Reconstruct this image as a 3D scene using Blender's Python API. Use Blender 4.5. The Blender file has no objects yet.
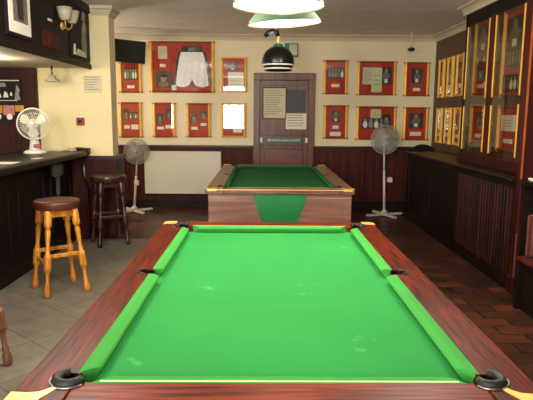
import bpy, bmesh, math, random
from mathutils import Vector, Matrix
random.seed(7)
S = bpy.context.scene
COL = S.collection
R = math.radians

# ------------------------------------------------------------ camera, world, lights, exposure
def look(loc, fpx, yaw, pitch, roll):
    cd = bpy.data.cameras.new('camera'); c = bpy.data.objects.new('camera', cd); COL.objects.link(c)
    cd.sensor_fit = 'HORIZONTAL'; cd.sensor_width = 36.0; cd.lens = 36.0 * fpx / 533.0
    cd.clip_start = 0.05
    c.matrix_world = (Matrix.Translation(loc) @ Matrix.Rotation(-R(yaw), 4, 'Z')
                      @ Matrix.Rotation(R(90 - pitch), 4, 'X') @ Matrix.Rotation(R(roll), 4, 'Z'))
    S.camera = c
look((0, 0, 1.475), 555.0, 0.5, 8.75, 0.4)

w = bpy.data.worlds.new('world'); S.world = w; w.use_nodes = True
w.node_tree.nodes['Background'].inputs[0].default_value = (0.85, 0.92, 1.0, 1)
w.node_tree.nodes['Background'].inputs[1].default_value = 1.0

def area(name, loc, rot, sx, sy, power, col=(1, 1, 1), spread=180):
    l = bpy.data.lights.new(name, 'AREA'); l.shape = 'RECTANGLE'; l.size = sx; l.size_y = sy
    l.energy = power; l.color = col; l.spread = R(spread)
    o = bpy.data.objects.new(name, l); COL.objects.link(o); o.location = loc; o.rotation_euler = rot
    return o
def point(name, loc, power, col, rad=0.04):
    l = bpy.data.lights.new(name, 'POINT'); l.energy = power; l.color = col; l.shadow_soft_size = rad
    o = bpy.data.objects.new(name, l); COL.objects.link(o); o.location = loc
    return o
# daylight entering by the two windows of the wall behind the camera
area('daylight_window', (-0.95, -1.58, 1.7), (R(90), 0, 0), 0.74, 1.4, 110, (1.0, 0.97, 0.90))
area('daylight_window', (-3.2, -1.58, 1.7), (R(90), 0, 0), 0.54, 1.4, 70, (1.0, 0.97, 0.90))
# unseen fill lights added to brighten the back wall and ceiling, no fittings built
point('ceiling_fill', (-1.13, 3.2, 2.30), 66, (1.0, 0.90, 0.76), 0.12)
point('ceiling_fill', (1.0, 3.2, 2.30), 66, (1.0, 0.90, 0.76), 0.12)
# unseen fill added behind the partition to brighten the ceiling and back wall
point('alcove_fill', (-3.1, 7.8, 1.75), 26, (1.0, 0.93, 0.82), 0.1)
S.view_settings.view_transform = 'Standard'
S.view_settings.look = 'None'
S.view_settings.exposure = 0.62
S.view_settings.gamma = 1.0
S.view_settings.use_curve_mapping = False

# ------------------------------------------------------------ materials
def lin(h):
    h = h.lstrip('#'); v = [int(h[i:i + 2], 16) / 255 for i in (0, 2, 4)]
    return tuple((c / 12.92 if c <= 0.04045 else ((c + 0.055) / 1.055) ** 2.4) for c in v) + (1,)
def newmat(name):
    m = bpy.data.materials.new(name); m.use_nodes = True
    nt = m.node_tree; return m, nt, nt.nodes['Principled BSDF']
def mat(name, col, rough=0.5, metal=0.0, vary=0.12, scale=8, bump=0.0, bscale=60, coat=0.0, stretch=(1, 1, 1)):
    m, nt, b = newmat(name)
    tc = nt.nodes.new('ShaderNodeTexCoord'); mp = nt.nodes.new('ShaderNodeMapping'); mp.inputs['Scale'].default_value = stretch
    nt.links.new(tc.outputs['Object'], mp.inputs[0])
    n = nt.nodes.new('ShaderNodeTexNoise'); n.inputs['Scale'].default_value = scale; n.inputs['Detail'].default_value = 4
    nt.links.new(mp.outputs[0], n.inputs[0])
    r = nt.nodes.new('ShaderNodeValToRGB'); c = lin(col)
    r.color_ramp.elements[0].position = 0.3; r.color_ramp.elements[1].position = 0.7
    r.color_ramp.elements[0].color = tuple(x * (1 - vary) for x in c[:3]) + (1,)
    r.color_ramp.elements[1].color = tuple(min(1, x * (1 + vary)) for x in c[:3]) + (1,)
    nt.links.new(n.outputs[0], r.inputs[0]); nt.links.new(r.outputs[0], b.inputs['Base Color'])
    b.inputs['Roughness'].default_value = rough; b.inputs['Metallic'].default_value = metal
    b.inputs['Coat Weight'].default_value = coat; b.inputs['Coat Roughness'].default_value = 0.12
    if bump:
        n2 = nt.nodes.new('ShaderNodeTexNoise'); n2.inputs['Scale'].default_value = bscale; n2.inputs['Detail'].default_value = 5
        nt.links.new(mp.outputs[0], n2.inputs[0])
        bp = nt.nodes.new('ShaderNodeBump'); bp.inputs['Strength'].default_value = bump; bp.inputs['Distance'].default_value = 0.01
        nt.links.new(n2.outputs[0], bp.inputs['Height']); nt.links.new(bp.outputs[0], b.inputs['Normal'])
    return m
def wood(name, dark, light, axis='Y', rough=0.35, coat=0.3, scale=14, spec=0.5):
    st = {'X': (0.06, 1, 1), 'Y': (1, 0.06, 1), 'Z': (1, 1, 0.06)}[axis]
    m, nt, b = newmat(name)
    tc = nt.nodes.new('ShaderNodeTexCoord'); mp = nt.nodes.new('ShaderNodeMapping'); mp.inputs['Scale'].default_value = st
    nt.links.new(tc.outputs['Object'], mp.inputs[0])
    n = nt.nodes.new('ShaderNodeTexNoise'); n.inputs['Scale'].default_value = scale * 3; n.inputs['Detail'].default_value = 6
    n.inputs['Distortion'].default_value = 0.6
    nt.links.new(mp.outputs[0], n.inputs[0])
    r = nt.nodes.new('ShaderNodeValToRGB')
    r.color_ramp.elements[0].position = 0.35; r.color_ramp.elements[1].position = 0.68
    r.color_ramp.elements[0].color = lin(dark); r.color_ramp.elements[1].color = lin(light)
    nt.links.new(n.outputs[0], r.inputs[0]); nt.links.new(r.outputs[0], b.inputs['Base Color'])
    b.inputs['Roughness'].default_value = rough; b.inputs['Coat Weight'].default_value = coat
    b.inputs['Coat Roughness'].default_value = 0.2; b.inputs['Specular IOR Level'].default_value = spec
    return m
def emit(name, col, strength):
    m, nt, b = newmat(name)
    b.inputs['Base Color'].default_value = lin(col); b.inputs['Emission Color'].default_value = lin(col)
    b.inputs['Emission Strength'].default_value = strength
    return m
def glass(name, tint='#ffffff', rough=0.02, alpha=0.04):
    m, nt, b = newmat(name)
    out = nt.nodes['Material Output']; nt.nodes.remove(b)
    t = nt.nodes.new('ShaderNodeBsdfTransparent'); t.inputs[0].default_value = lin(tint)
    g = nt.nodes.new('ShaderNodeBsdfGlossy'); g.inputs['Roughness'].default_value = rough
    f0 = nt.nodes.new('ShaderNodeLayerWeight'); f0.inputs[0].default_value = 0.5
    f = nt.nodes.new('ShaderNodeMath'); f.operation = 'POWER'; f.inputs[1].default_value = 5
    nt.links.new(f0.outputs['Facing'], f.inputs[0])
    a = nt.nodes.new('ShaderNodeMath'); a.operation = 'ADD'; a.inputs[1].default_value = alpha
    nt.links.new(f.outputs[0], a.inputs[0])
    mx = nt.nodes.new('ShaderNodeMixShader')
    nt.links.new(a.outputs[0], mx.inputs[0]); nt.links.new(t.outputs[0], mx.inputs[1]); nt.links.new(g.outputs[0], mx.inputs[2])
    nt.links.new(mx.outputs[0], out.inputs[0])
    return m

M = {}
M['cream'] = mat('cream_paint', '#e8dab8', 0.7, vary=0.04, scale=1.5, bump=0.05, bscale=40)
M['cream_warm'] = mat('warm_cream_paint', '#e8daab', 0.7, vary=0.04, scale=2)
M['brown_paint'] = mat('brown_paint', '#5d4636', 0.7, vary=0.08, scale=3)
M['ceiling'] = mat('ceiling_paint', '#e8e0da', 0.9, vary=0.06, scale=4, bump=0.5, bscale=22)
M['coving'] = mat('coving_plaster', '#c9bda3', 0.8, vary=0.04)
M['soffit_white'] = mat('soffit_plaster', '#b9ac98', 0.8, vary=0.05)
M['dado'] = wood('dado_mahogany', '#36100a', '#5a2014', 'Z', 0.65, 0.0, 6, 0.25)
M['dado_rail'] = wood('dado_rail_wood', '#1c0a07', '#36150e', 'X', 0.45, 0.1, 6)
M['black_wood'] = wood('black_stained_wood', '#0c0505', '#1a0c0a', 'Z', 0.55, 0.0, 6, 0.25)
M['bar_top'] = wood('bar_top_wood', '#0d0706', '#1a0f0c', 'Y', 0.4, 0.0, 6, 0.3)
M['red_wood'] = wood('red_mahogany', '#200603', '#42110a', 'Z', 0.5, 0.0, 6, 0.25)
M['slat'] = wood('slat_wood', '#150504', '#38100b', 'Z', 0.5, 0.0, 6, 0.3)
M['rail_y'] = wood('rail_mahogany_long', '#240702', '#6c1f07', 'Y', 0.4, 0.0, 26, 0.12)
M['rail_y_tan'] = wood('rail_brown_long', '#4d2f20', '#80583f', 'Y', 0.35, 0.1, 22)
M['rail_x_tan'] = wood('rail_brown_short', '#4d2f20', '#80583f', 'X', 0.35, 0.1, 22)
M['rail_x'] = wood('rail_mahogany_short', '#380c04', '#842c0c', 'X', 0.4, 0.0, 22, 0.12)
M['body'] = wood('table_laminate', '#6a473c', '#8c6658', 'X', 0.35, 0.2, 8)
M['door_wood'] = wood('door_wood', '#4c2718', '#76452f', 'Z', 0.35, 0.0, 8, 0.4)
M['door_panel'] = wood('door_panel_wood', '#4e1d11', '#78301e', 'X', 0.4, 0.1, 8)
M['stool_wood'] = wood('honey_pine', '#a85e12', '#e09a30', 'Z', 0.35, 0.4, 10)
M['dark_stool'] = wood('dark_oak', '#26120b', '#4c2a1b', 'Z', 0.35, 0.4, 10)
M['mid_stool'] = wood('brown_oak', '#4a2c1c', '#7a4e34', 'Z', 0.35, 0.4, 10)
M['stool_seat'] = mat('brown_vinyl', '#4e261c', 0.4, vary=0.15, scale=20)
M['gold'] = mat('gold_moulding', '#f5bd52', 0.4, 0.15, vary=0.15, scale=12)
M['copper'] = mat('dull_gilt_moulding', '#9a4a1a', 0.45, 0.15, vary=0.2, scale=12)
M['brass'] = mat('brass', '#efc06a', 0.35, 0.4, vary=0.06)
M['cream_strip'] = mat('cream_edging', '#d8c89a', 0.4, vary=0.03)
M['mat_red'] = mat('red_mount', '#ad2e18', 0.8, vary=0.1, scale=20)
M['paper'] = mat('white_paper', '#e6e2d2', 0.8, vary=0.04, scale=20)
M['cream_paper'] = mat('cream_paper', '#d0c8a8', 0.8, vary=0.08, scale=30)
M['grey_paper'] = mat('grey_print', '#8d8a80', 0.8, vary=0.3, scale=40)
M['photo_dark'] = mat('dark_photo_print', '#2a2522', 0.5, vary=0.5, scale=30)
M['photo_mid'] = mat('grey_photo_print', '#6f6760', 0.5, vary=0.4, scale=30)
M['skin_print'] = mat('printed_skin', '#a98468', 0.6, vary=0.1)
M['green_print_glare'] = mat('pale_green_print_glare', '#c6cf96', 0.6, vary=0.06)  # print on the bar poster, painted glass glare in the wall frames
M['black'] = mat('black_plastic', '#0c0c0d', 0.3, vary=0.1)
M['black_matt'] = mat('black_matt', '#0b0a0a', 0.8, vary=0.1)
M['slate'] = mat('dark_slate_board', '#322f33', 0.5, vary=0.1)
M['satin'] = mat('silver_satin', '#f4f4f0', 0.35, 0.0, vary=0.16, scale=30, bump=1.0, bscale=24)
M['satin_black'] = mat('black_satin', '#141416', 0.4, vary=0.1, scale=20)
M['white_plastic'] = mat('white_plastic', '#dedad0', 0.4, vary=0.03)
M['white_metal'] = mat('white_enamel', '#d9d3c6', 0.4, vary=0.03)
M['radiator'] = mat('radiator_enamel', '#cfccb8', 0.45, vary=0.02)
M['wire'] = mat('fan_wire', '#a5a199', 0.5, 0.0, vary=0.05)
M['blade'] = mat('fan_blade_grey', '#8d8982', 0.4, vary=0.05)
M['white_blade'] = mat('fan_blade_white', '#d5d8cf', 0.35, vary=0.03)
M['chrome'] = mat('chrome', '#8b8884', 0.35, 1.0, vary=0.03)
M['shade_green'] = mat('green_enamel', '#5f8468', 0.7, vary=0.04)
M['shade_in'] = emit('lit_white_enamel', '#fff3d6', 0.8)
M['bulb'] = emit('lamp_bulb', '#fff0d0', 12.0)
M['glass_shade'] = mat('frosted_glass', '#b8b09a', 0.3, vary=0.05)
M['clear'] = glass('clear_glass')
M['cab_glass'] = glass('cabinet_glass', '#ece8e0', 0.02, 0.05)
M['red_switch'] = mat('red_plastic', '#8c2a1e', 0.4)
M['green_sign'] = mat('green_plastic', '#1d6a52', 0.4, vary=0.05)
M['pale_sign'] = mat('pale_diffuser', '#b9c3a2', 0.4, vary=0.05)
M['yellow_print'] = mat('yellow_print', '#b98f2c', 0.7, vary=0.2, scale=30)
M['pink_print'] = mat('pink_print', '#b9706a', 0.7, vary=0.3, scale=30)
M['grey_cloth'] = mat('grey_cloth', '#454340', 0.9, vary=0.15, scale=20)
M['leather'] = mat('oxblood_leather', '#3a1411', 0.4, vary=0.1)
M['rubber'] = mat('black_rubber', '#080808', 0.6, vary=0.1)

def cloth_mat(name, col, smudge=True):
    m, nt, b = newmat(name)
    tc = nt.nodes.new('ShaderNodeTexCoord')
    n = nt.nodes.new('ShaderNodeTexNoise'); n.inputs['Scale'].default_value = 2.2; n.inputs['Detail'].default_value = 5
    nt.links.new(tc.outputs['Object'], n.inputs[0])
    r = nt.nodes.new('ShaderNodeValToRGB'); c = lin(col)
    r.color_ramp.elements[0].position = 0.3; r.color_ramp.elements[0].color = tuple(x * 0.93 for x in c[:3]) + (1,)
    r.color_ramp.elements[1].position = 0.75; r.color_ramp.elements[1].color = tuple(x * 1.06 for x in c[:3]) + (1,)
    nt.links.new(n.outputs[0], r.inputs[0])
    src = r.outputs[0]
    if smudge:          # chalk marks rubbed into the nap
        n2 = nt.nodes.new('ShaderNodeTexNoise'); n2.inputs['Scale'].default_value = 7; n2.inputs['Detail'].default_value = 2
        nt.links.new(tc.outputs['Object'], n2.inputs[0])
        r2 = nt.nodes.new('ShaderNodeValToRGB'); r2.color_ramp.elements[0].position = 0.70; r2.color_ramp.elements[1].position = 0.82
        r2.color_ramp.elements[1].color = (0.5, 0.5, 0.5, 1)
        nt.links.new(n2.outputs[0], r2.inputs[0])
        mx = nt.nodes.new('ShaderNodeMix'); mx.data_type = 'RGBA'
        nt.links.new(r2.outputs[0], mx.inputs[0]); nt.links.new(src, mx.inputs[6]); mx.inputs[7].default_value = lin('#8fdc95')
        src = mx.outputs[2]
    nt.links.new(src, b.inputs['Base Color'])
    b.inputs['Roughness'].default_value = 0.9
    b.inputs['Specular IOR Level'].default_value = 0.15
    f = nt.nodes.new('ShaderNodeTexNoise'); f.inputs['Scale'].default_value = 500
    nt.links.new(tc.outputs['Object'], f.inputs[0])
    bp = nt.nodes.new('ShaderNodeBump'); bp.inputs['Strength'].default_value = 0.2; bp.inputs['Distance'].default_value = 0.001
    nt.links.new(f.outputs[0], bp.inputs['Height']); nt.links.new(bp.outputs[0], b.inputs['Normal'])
    return m
M['baize'] = cloth_mat('green_baize', '#2a8a42')
M['baize_cushion'] = cloth_mat('cushion_baize', '#3d9440', False)
M['baize2_cushion'] = cloth_mat('shaded_cushion_baize', '#1f6033', False)  # cushion cloth darkened too, shade of the unlit table in its colour
M['baize2'] = cloth_mat('shaded_green_baize', '#1a5a30', False)  # same cloth with the second table's lack of lamp light put into its colour
M['green_panel'] = mat('green_inlay', '#126c34', 0.35, vary=0.05)

def brick_mat(name, c1, c2, mortar, bw, rh, ms, rot=0, off=0.5, rough=0.5, bias=0.0, bump=0.3, noise=0.35):
    m, nt, b = newmat(name)
    tc = nt.nodes.new('ShaderNodeTexCoord'); mp = nt.nodes.new('ShaderNodeMapping'); mp.inputs['Rotation'].default_value = (0, 0, R(rot))
    nt.links.new(tc.outputs['Object'], mp.inputs[0])
    br = nt.nodes.new('ShaderNodeTexBrick'); br.offset = off
    br.inputs['Color1'].default_value = lin(c1); br.inputs['Color2'].default_value = lin(c2); br.inputs['Mortar'].default_value = lin(mortar)
    br.inputs['Scale'].default_value = 1; br.inputs['Mortar Size'].default_value = ms; br.inputs['Brick Width'].default_value = bw
    br.inputs['Row Height'].default_value = rh; br.inputs['Bias'].default_value = bias
    nt.links.new(mp.outputs[0], br.inputs[0])
    n = nt.nodes.new('ShaderNodeTexNoise'); n.inputs['Scale'].default_value = 9; n.inputs['Detail'].default_value = 5
    nt.links.new(mp.outputs[0], n.inputs[0])
    r = nt.nodes.new('ShaderNodeValToRGB'); r.color_ramp.elements[0].position = 0.3; r.color_ramp.elements[1].position = 0.7
    r.color_ramp.elements[0].color = (1 - noise,) * 3 + (1,); r.color_ramp.elements[1].color = (1 + noise,) * 3 + (1,)
    nt.links.new(n.outputs[0], r.inputs[0])
    mx = nt.nodes.new('ShaderNodeMix'); mx.data_type = 'RGBA'; mx.blend_type = 'MULTIPLY'; mx.inputs[0].default_value = 1
    nt.links.new(br.outputs[0], mx.inputs[6]); nt.links.new(r.outputs[0], mx.inputs[7])
    nt.links.new(mx.outputs[2], b.inputs['Base Color'])
    b.inputs['Roughness'].default_value = rough
    bp = nt.nodes.new('ShaderNodeBump'); bp.inputs['Strength'].default_value = bump; bp.inputs['Distance'].default_value = 0.004; bp.invert = True
    nt.links.new(br.outputs[1], bp.inputs['Height']); nt.links.new(bp.outputs[0], b.inputs['Normal'])
    return m
M['floor_wood'] = brick_mat('dark_wood_blocks', '#231a16', '#5e3322', '#0b0706', 0.30, 0.15, 0.006, 0, 0.5, 0.38)
M['floor_tile'] = brick_mat('stone_floor_tiles', '#696257', '#757064', '#474139', 0.42, 0.42, 0.004, 40, 0.0, 0.5, noise=0.2)
M['pattern'] = brick_mat('patterned_upholstery', '#4a1613', '#2c0d0c', '#6b3a2c', 0.03, 0.03, 0.004, 45, 0.5, 0.9, noise=0.2)

# ------------------------------------------------------------ mesh helpers
class MB:
    def __init__(s): s.bm = bmesh.new(); s.mats = []; s.cur = 0; s.smooth = False
    def use(s, m, smooth=None):
        if m not in s.mats: s.mats.append(m)
        s.cur = s.mats.index(m)
        if smooth is not None: s.smooth = smooth
        return s
    def face(s, vs):
        try: f = s.bm.faces.new(vs)
        except ValueError: return None
        f.material_index = s.cur; f.smooth = s.smooth; return f
    def poly(s, pts, rev=False):
        vs = [s.bm.verts.new(p) for p in pts]
        s.face(vs[::-1] if rev else vs); return s
    def box(s, lo, hi, T=None, bev=0.0):
        x0, y0, z0 = lo; x1, y1, z1 = hi
        if bev > 0:
            b = min(bev, (x1 - x0) / 2.01, (y1 - y0) / 2.01, (z1 - z0) / 2.01)
            tmp = bmesh.new(); bmesh.ops.create_cube(tmp, size=1)
            for v in tmp.verts: v.co = Vector(((x0 + x1) / 2 + v.co.x * (x1 - x0), (y0 + y1) / 2 + v.co.y * (y1 - y0), (z0 + z1) / 2 + v.co.z * (z1 - z0)))
            bmesh.ops.bevel(tmp, geom=tmp.edges[:], offset=b, segments=2, affect='EDGES', profile=0.5)
            s.merge(tmp, T); return s
        P = [(x0, y0, z0), (x1, y0, z0), (x1, y1, z0), (x0, y1, z0), (x0, y0, z1), (x1, y0, z1), (x1, y1, z1), (x0, y1, z1)]
        if T: P = [T @ Vector(p) for p in P]
        v = [s.bm.verts.new(p) for p in P]
        for f in ((0, 3, 2, 1), (4, 5, 6, 7), (0, 1, 5, 4), (1, 2, 6, 5), (2, 3, 7, 6), (3, 0, 4, 7)): s.face([v[i] for i in f])
        return s
    def merge(s, tmp, T=None):
        mp = {}
        for v in tmp.verts: mp[v] = s.bm.verts.new(T @ v.co if T else v.co)
        for f in tmp.faces: s.face([mp[v] for v in f.verts])
        tmp.free(); return s
    def prism(s, pts, a, b, axis='Z', T=None):
        def P(p, h): 
            q = {'Z': (p[0], p[1], h), 'Y': (p[0], h, p[1]), 'X': (h, p[0], p[1])}[axis]
            return T @ Vector(q) if T else q
        A = [s.bm.verts.new(P(p, a)) for p in pts]; B = [s.bm.verts.new(P(p, b)) for p in pts]
        sm = s.smooth; s.smooth = False; s.face(A[::-1]); s.face(B); s.smooth = sm
        n = len(pts)
        for i in range(n): s.face([A[i], A[(i + 1) % n], B[(i + 1) % n], B[i]])
        return s
    def lathe(s, prof, seg=24, T=None, cap=True, arc=None):
        rings = []
        for r, z in prof:
            ring = []
            for k in range(seg):
                a = 2 * math.pi * k / seg; q = Vector((r * math.cos(a), r * math.sin(a), z))
                ring.append(s.bm.verts.new(T @ q if T else q))
            rings.append(ring)
        for i in range(len(rings) - 1):
            for k in range(seg):
                s.face([rings[i][k], rings[i][(k + 1) % seg], rings[i + 1][(k + 1) % seg], rings[i + 1][k]])
        if cap:
            sm = s.smooth; s.smooth = False
            if prof[0][0] > 1e-5: s.face(rings[0][::-1])
            if prof[-1][0] > 1e-5: s.face(rings[-1])
            s.smooth = sm
        return s
    def tube(s, pts, r, seg=8, closed=False):
        pts = [Vector(p) for p in pts]; n = len(pts); rings = []
        for i, p in enumerate(pts):
            if closed: d = (pts[(i + 1) % n] - pts[i - 1]).normalized()
            else: d = (pts[min(i + 1, n - 1)] - pts[max(i - 1, 0)]).normalized()
            u = d.cross(Vector((0, 0, 1)))
            if u.length < 1e-3: u = d.cross(Vector((0, 1, 0)))
            u.normalize(); v = d.cross(u)
            rr = r[i] if isinstance(r, (list, tuple)) else r
            rings.append([s.bm.verts.new(p + (u * math.cos(2 * math.pi * k / seg) + v * math.sin(2 * math.pi * k / seg)) * rr) for k in range(seg)])
        m = n if closed else n - 1
        for i in range(m):
            A, B = rings[i], rings[(i + 1) % n]
            for k in range(seg): s.face([A[k], A[(k + 1) % seg], B[(k + 1) % seg], B[k]])
        if not closed: s.face(rings[0][::-1]); s.face(rings[-1])
        return s
    def along(s, p0, p1, prof, seg=12, ry=1.0):
        p0 = Vector(p0); p1 = Vector(p1); d = p1 - p0; L = d.length
        q = d.to_track_quat('Z', 'Y').to_matrix().to_4x4()
        T = Matrix.Translation(p0) @ q
        return s.lathe([(r, t * L) for r, t in prof], seg, T)
    def build(s, name, m=None, parent=None, loc=None):
        bmesh.ops.recalc_face_normals(s.bm, faces=s.bm.faces[:])
        me = bpy.data.meshes.new(name); s.bm.to_mesh(me); s.bm.free()
        for x in (s.mats or [m]): me.materials.append(M[x])
        o = bpy.data.objects.new(name, me); COL.objects.link(o)
        if parent: o.parent = parent
        if loc: o.location = loc
        return o
def mb(m, smooth=False): return MB().use(m, smooth)
def tag(o, label=None, cat=None, group=None, kind=None):
    if label: o['label'] = label
    if cat: o['category'] = cat
    if group: o['group'] = group
    if kind: o['kind'] = kind
    return o
def thing(name, label, cat, loc=(0, 0, 0), rz=0, group=None):
    o = bpy.data.objects.new(name, None); COL.objects.link(o); o.empty_display_size = 0.1
    o.location = loc; o.rotation_euler = (0, 0, R(rz)); return tag(o, label, cat, group)
def struct(o): o['kind'] = 'structure'; return o
def kids(o): return [c for c in bpy.data.objects if c.parent == o]
def dup(o, parent=None):
    c = o.copy(); COL.objects.link(c)
    if parent: c.parent = parent
    for k in kids(o): dup(k, c)
    return c
def cut(o, cyls):
    """cut round pocket holes (x, y, r) out of a mesh, for good"""
    for x, y, r in cyls:
        b = MB().use('black'); b.lathe([(r, 0.5), (r, 1.0)], 28, Matrix.Translation((x, y, 0)))
        c = b.build('cutter', parent=o.parent)
        md = o.modifiers.new('b', 'BOOLEAN'); md.operation = 'DIFFERENCE'; md.object = c; md.solver = 'EXACT'
        dg = bpy.context.evaluated_depsgraph_get(); dg.update()
        me = bpy.data.meshes.new_from_object(o.evaluated_get(dg))
        o.modifiers.clear(); old = o.data; o.data = me; bpy.data.meshes.remove(old)
        bpy.data.objects.remove(c)

# ------------------------------------------------------------ room shell
XR, XL, YB, YF, ZC = 2.68, -3.95, 8.8, -1.6, 2.68
struct(mb('floor_wood').box((XL, YF, -0.1), (XR, YB, 0)).build('floor'))
struct(mb('floor_tile').box((-2.6, YF + 0.02, 0.0), (-0.45, 6.45, 0.004)).build('floor'))
struct(mb('ceiling').box((XL, YF, ZC), (XR, YB, ZC + 0.1)).build('ceiling'))
struct(mb('cream').box((XL, YB, 0), (XR, YB + 0.15, ZC)).build('wall_back'))
struct(mb('brown_paint').box((XR, YF, 0), (XR + 0.15, YB, ZC)).build('wall_right'))
struct(mb('cream_warm').box((XL - 0.15, YF, 0), (XL, YB, ZC)).build('wall_left'))
# wall behind the camera with two window openings
b = mb('cream')
xs = [XL, -3.48, -2.92, -1.33, -0.57, XR]
b.box((XL, YF - 0.15, 0), (XR, YF, 0.98)); b.box((XL, YF - 0.15, 2.42), (XR, YF, ZC))
for i in (0, 2, 4): b.box((xs[i], YF - 0.15, 0.98), (xs[i + 1], YF, 2.42))
struct(b.build('wall_front'))
for i in (1, 3):
    fr = mb('white_plastic'); x0, x1 = xs[i], xs[i + 1]
    for x in (x0, x1 - 0.05): fr.box((x, YF - 0.1, 0.98), (x + 0.05, YF - 0.05, 2.42))
    fr.box((x0, YF - 0.1, 0.98), (x1, YF - 0.05, 1.03)); fr.box((x0, YF - 0.1, 2.37), (x1, YF - 0.05, 2.42))
    struct(fr.build('window_%d' % (1 if i == 1 else 2)))
# partition at the end of the bar and the lowered ceiling over the bar
struct(mb('cream_warm').box((XL, 6.6, 0), (-1.765, 6.85, ZC)).build('wall_partition'))
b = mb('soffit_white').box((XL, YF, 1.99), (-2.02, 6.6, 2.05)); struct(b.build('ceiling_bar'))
b = mb('black_wood')
b.box((-2.02, YF, 1.985), (-1.995, 6.6, ZC))
b.box((-2.0, YF, 1.975), (-1.975, 6.6, 2.035), bev=0.008)
b.box((-1.995, YF, 2.6), (-1.96, 6.6, ZC))
struct(b.build('trim_bar_fascia'))
# coving
def coving(p0, p1, n, size=0.085, name='trim_coving'):
    p0 = Vector(p0); p1 = Vector(p1); n = Vector(n)
    prof = [(0, 0), (0, -size)] + [(size * (1 - math.cos(a)), -size + size * math.sin(a)) for a in [R(x) for x in (0, 15, 30, 45, 60, 75, 90)]]
    prof = [(0, 0), (0, -size), (0.012, -size)] + [(0.012 + (size - 0.012) * (1 - math.cos(R(a))), -size + (size - 0.012) * math.sin(R(a))) for a in (15, 30, 45, 60, 75, 90)] + [(size, 0)]
    m = mb('coving', False)
    A = [m.bm.verts.new(p0 + n * a + Vector((0, 0, z))) for a, z in prof]; B = [m.bm.verts.new(p1 + n * a + Vector((0, 0, z))) for a, z in prof]
    m.face(A); m.face(B[::-1])
    for i in range(len(prof)): m.face([A[i], A[(i + 1) % len(prof)], B[(i + 1) % len(prof)], B[i]])
    return struct(m.build(name))
coving((XL, YB, ZC), (XR, YB, ZC), (0, -1, 0))
coving((XR, 6.45, ZC), (XR, YB, ZC), (-1, 0, 0))
coving((2.3, YF, ZC), (2.3, 6.55, ZC), (-1, 0, 0))
coving((2.3, 6.55, ZC), (XR, 6.55, ZC), (0, 1, 0))
# column head: stepped flare round the exposed end of the partition
b = mb('coving')
for k, (d, z0) in enumerate([(0.014, 2.58), (0.03, 2.60), (0.048, 2.62), (0.065, 2.645)]):
    b.box((-1.96, 6.6 - d, z0), (-1.765 + d, 6.85 + d * 0.5, z0 + 0.02 if k < 3 else ZC))
struct(b.build('trim_column_head'))
# dado
b = mb('dado')
def panels(b, x0, x1, n, y, z0=0.2, z1=0.84):
    wd = (x1 - x0) / n
    for i in range(n):
        a, c = x0 + i * wd + 0.06, x0 + (i + 1) * wd - 0.06
        for lo, hi in (((a, z0), (c, z0 + 0.025)), ((a, z1 - 0.025), (c, z1)), ((a, z0 + 0.025), (a + 0.025, z1 - 0.025)), ((c - 0.025, z0 + 0.025), (c, z1 - 0.025))):
            b.box((lo[0], y - 0.012, lo[1]), (hi[0], y, hi[1]))
        b.box((a + 0.06, y - 0.008, z0 + 0.06), (c - 0.06, y, z1 - 0.06), bev=0.006)
b.box((XL, 8.775, 0), (-0.14, 8.8, 0.95)); panels(b, -3.0, -0.14, 6, 8.775)
b.box((0.82, 8.775, 0), (XR, 8.8, 0.95)); panels(b, 0.82, XR, 4, 8.775)
struct(b.build('trim_dado_back'))
b = mb('dado_rail'); b.box((XL, 8.755, 0.95), (-0.14, 8.8, 0.99), bev=0.01); b.box((0.82, 8.755, 0.95), (XR, 8.8, 0.99), bev=0.01)
struct(b.build('trim_dado_rail_back'))
b = mb('black_wood'); b.box((XL, 8.76, 0), (-0.14, 8.775, 0.12)); b.box((0.82, 8.76, 0), (XR, 8.775, 0.12)); struct(b.build('baseboard_back'))
b = mb('red_wood'); b.box((-2.1, 6.575, 0), (-1.745, 6.6, 0.94)); b.box((-1.745, 6.575, 0), (-1.72, 6.95, 0.94)); b.use('dado_rail')
b.box((-2.1, 6.55, 0.94), (-1.70, 6.6, 0.98)); b.box((-1.745, 6.6, 0.94), (-1.70, 6.97, 0.98)); struct(b.build('trim_dado_partition'))
b = mb('red_wood'); b.box((XL, 6.56, 0.0), (-2.61, 6.6, 1.98))
for x in (-2.72, -3.3): b.box((x, 6.545, 0.0), (x + 0.09, 6.565, 1.98))
b.box((XL, 6.54, 1.9), (-2.605, 6.565, 1.985)); struct(b.build('trim_bar_panelling'))

# ------------------------------------------------------------ door in the back wall
def T(x, y, z): return Matrix.Translation((x, y, z))
d = bpy.data.objects.new('door_1', None); COL.objects.link(d); d.location = (0.342, 8.8, 0); d['kind'] = 'structure'
b = mb('door_wood'); b.box((-0.475, -0.07, 0), (-0.375, 0, 2.10), bev=0.008); b.box((0.375, -0.07, 0), (0.475, 0, 2.10), bev=0.008)
b.box((-0.475, -0.075, 2.0), (0.475, 0, 2.11), bev=0.008); b.build('door_frame', parent=d)
b = mb('door_wood'); b.box((-0.375, -0.035, 0.01), (0.375, 0.0, 2.0))
b.box((-0.36, -0.045, 1.0), (0.36, -0.03, 1.15), bev=0.004); b.box((-0.36, -0.045, 1.92), (0.36, -0.03, 2.0), bev=0.004)
b.use('door_panel').box((-0.30, -0.045, 0.2), (0.30, -0.03, 0.94), bev=0.008); leaf = b.build('door_leaf', parent=d)
b = mb('paper')
b.use('green_sign').box((-0.27, -0.052, 1.045), (0.27, -0.045, 1.115))
b.use('paper')
b.poly([(-0.26, -0.0535, 1.08), (-0.225, -0.0535, 1.062), (-0.225, -0.0535, 1.098)]); b.box((-0.23, -0.0535, 1.073), (-0.2, -0.052, 1.087))
random.seed(5)
x = -0.18
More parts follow.
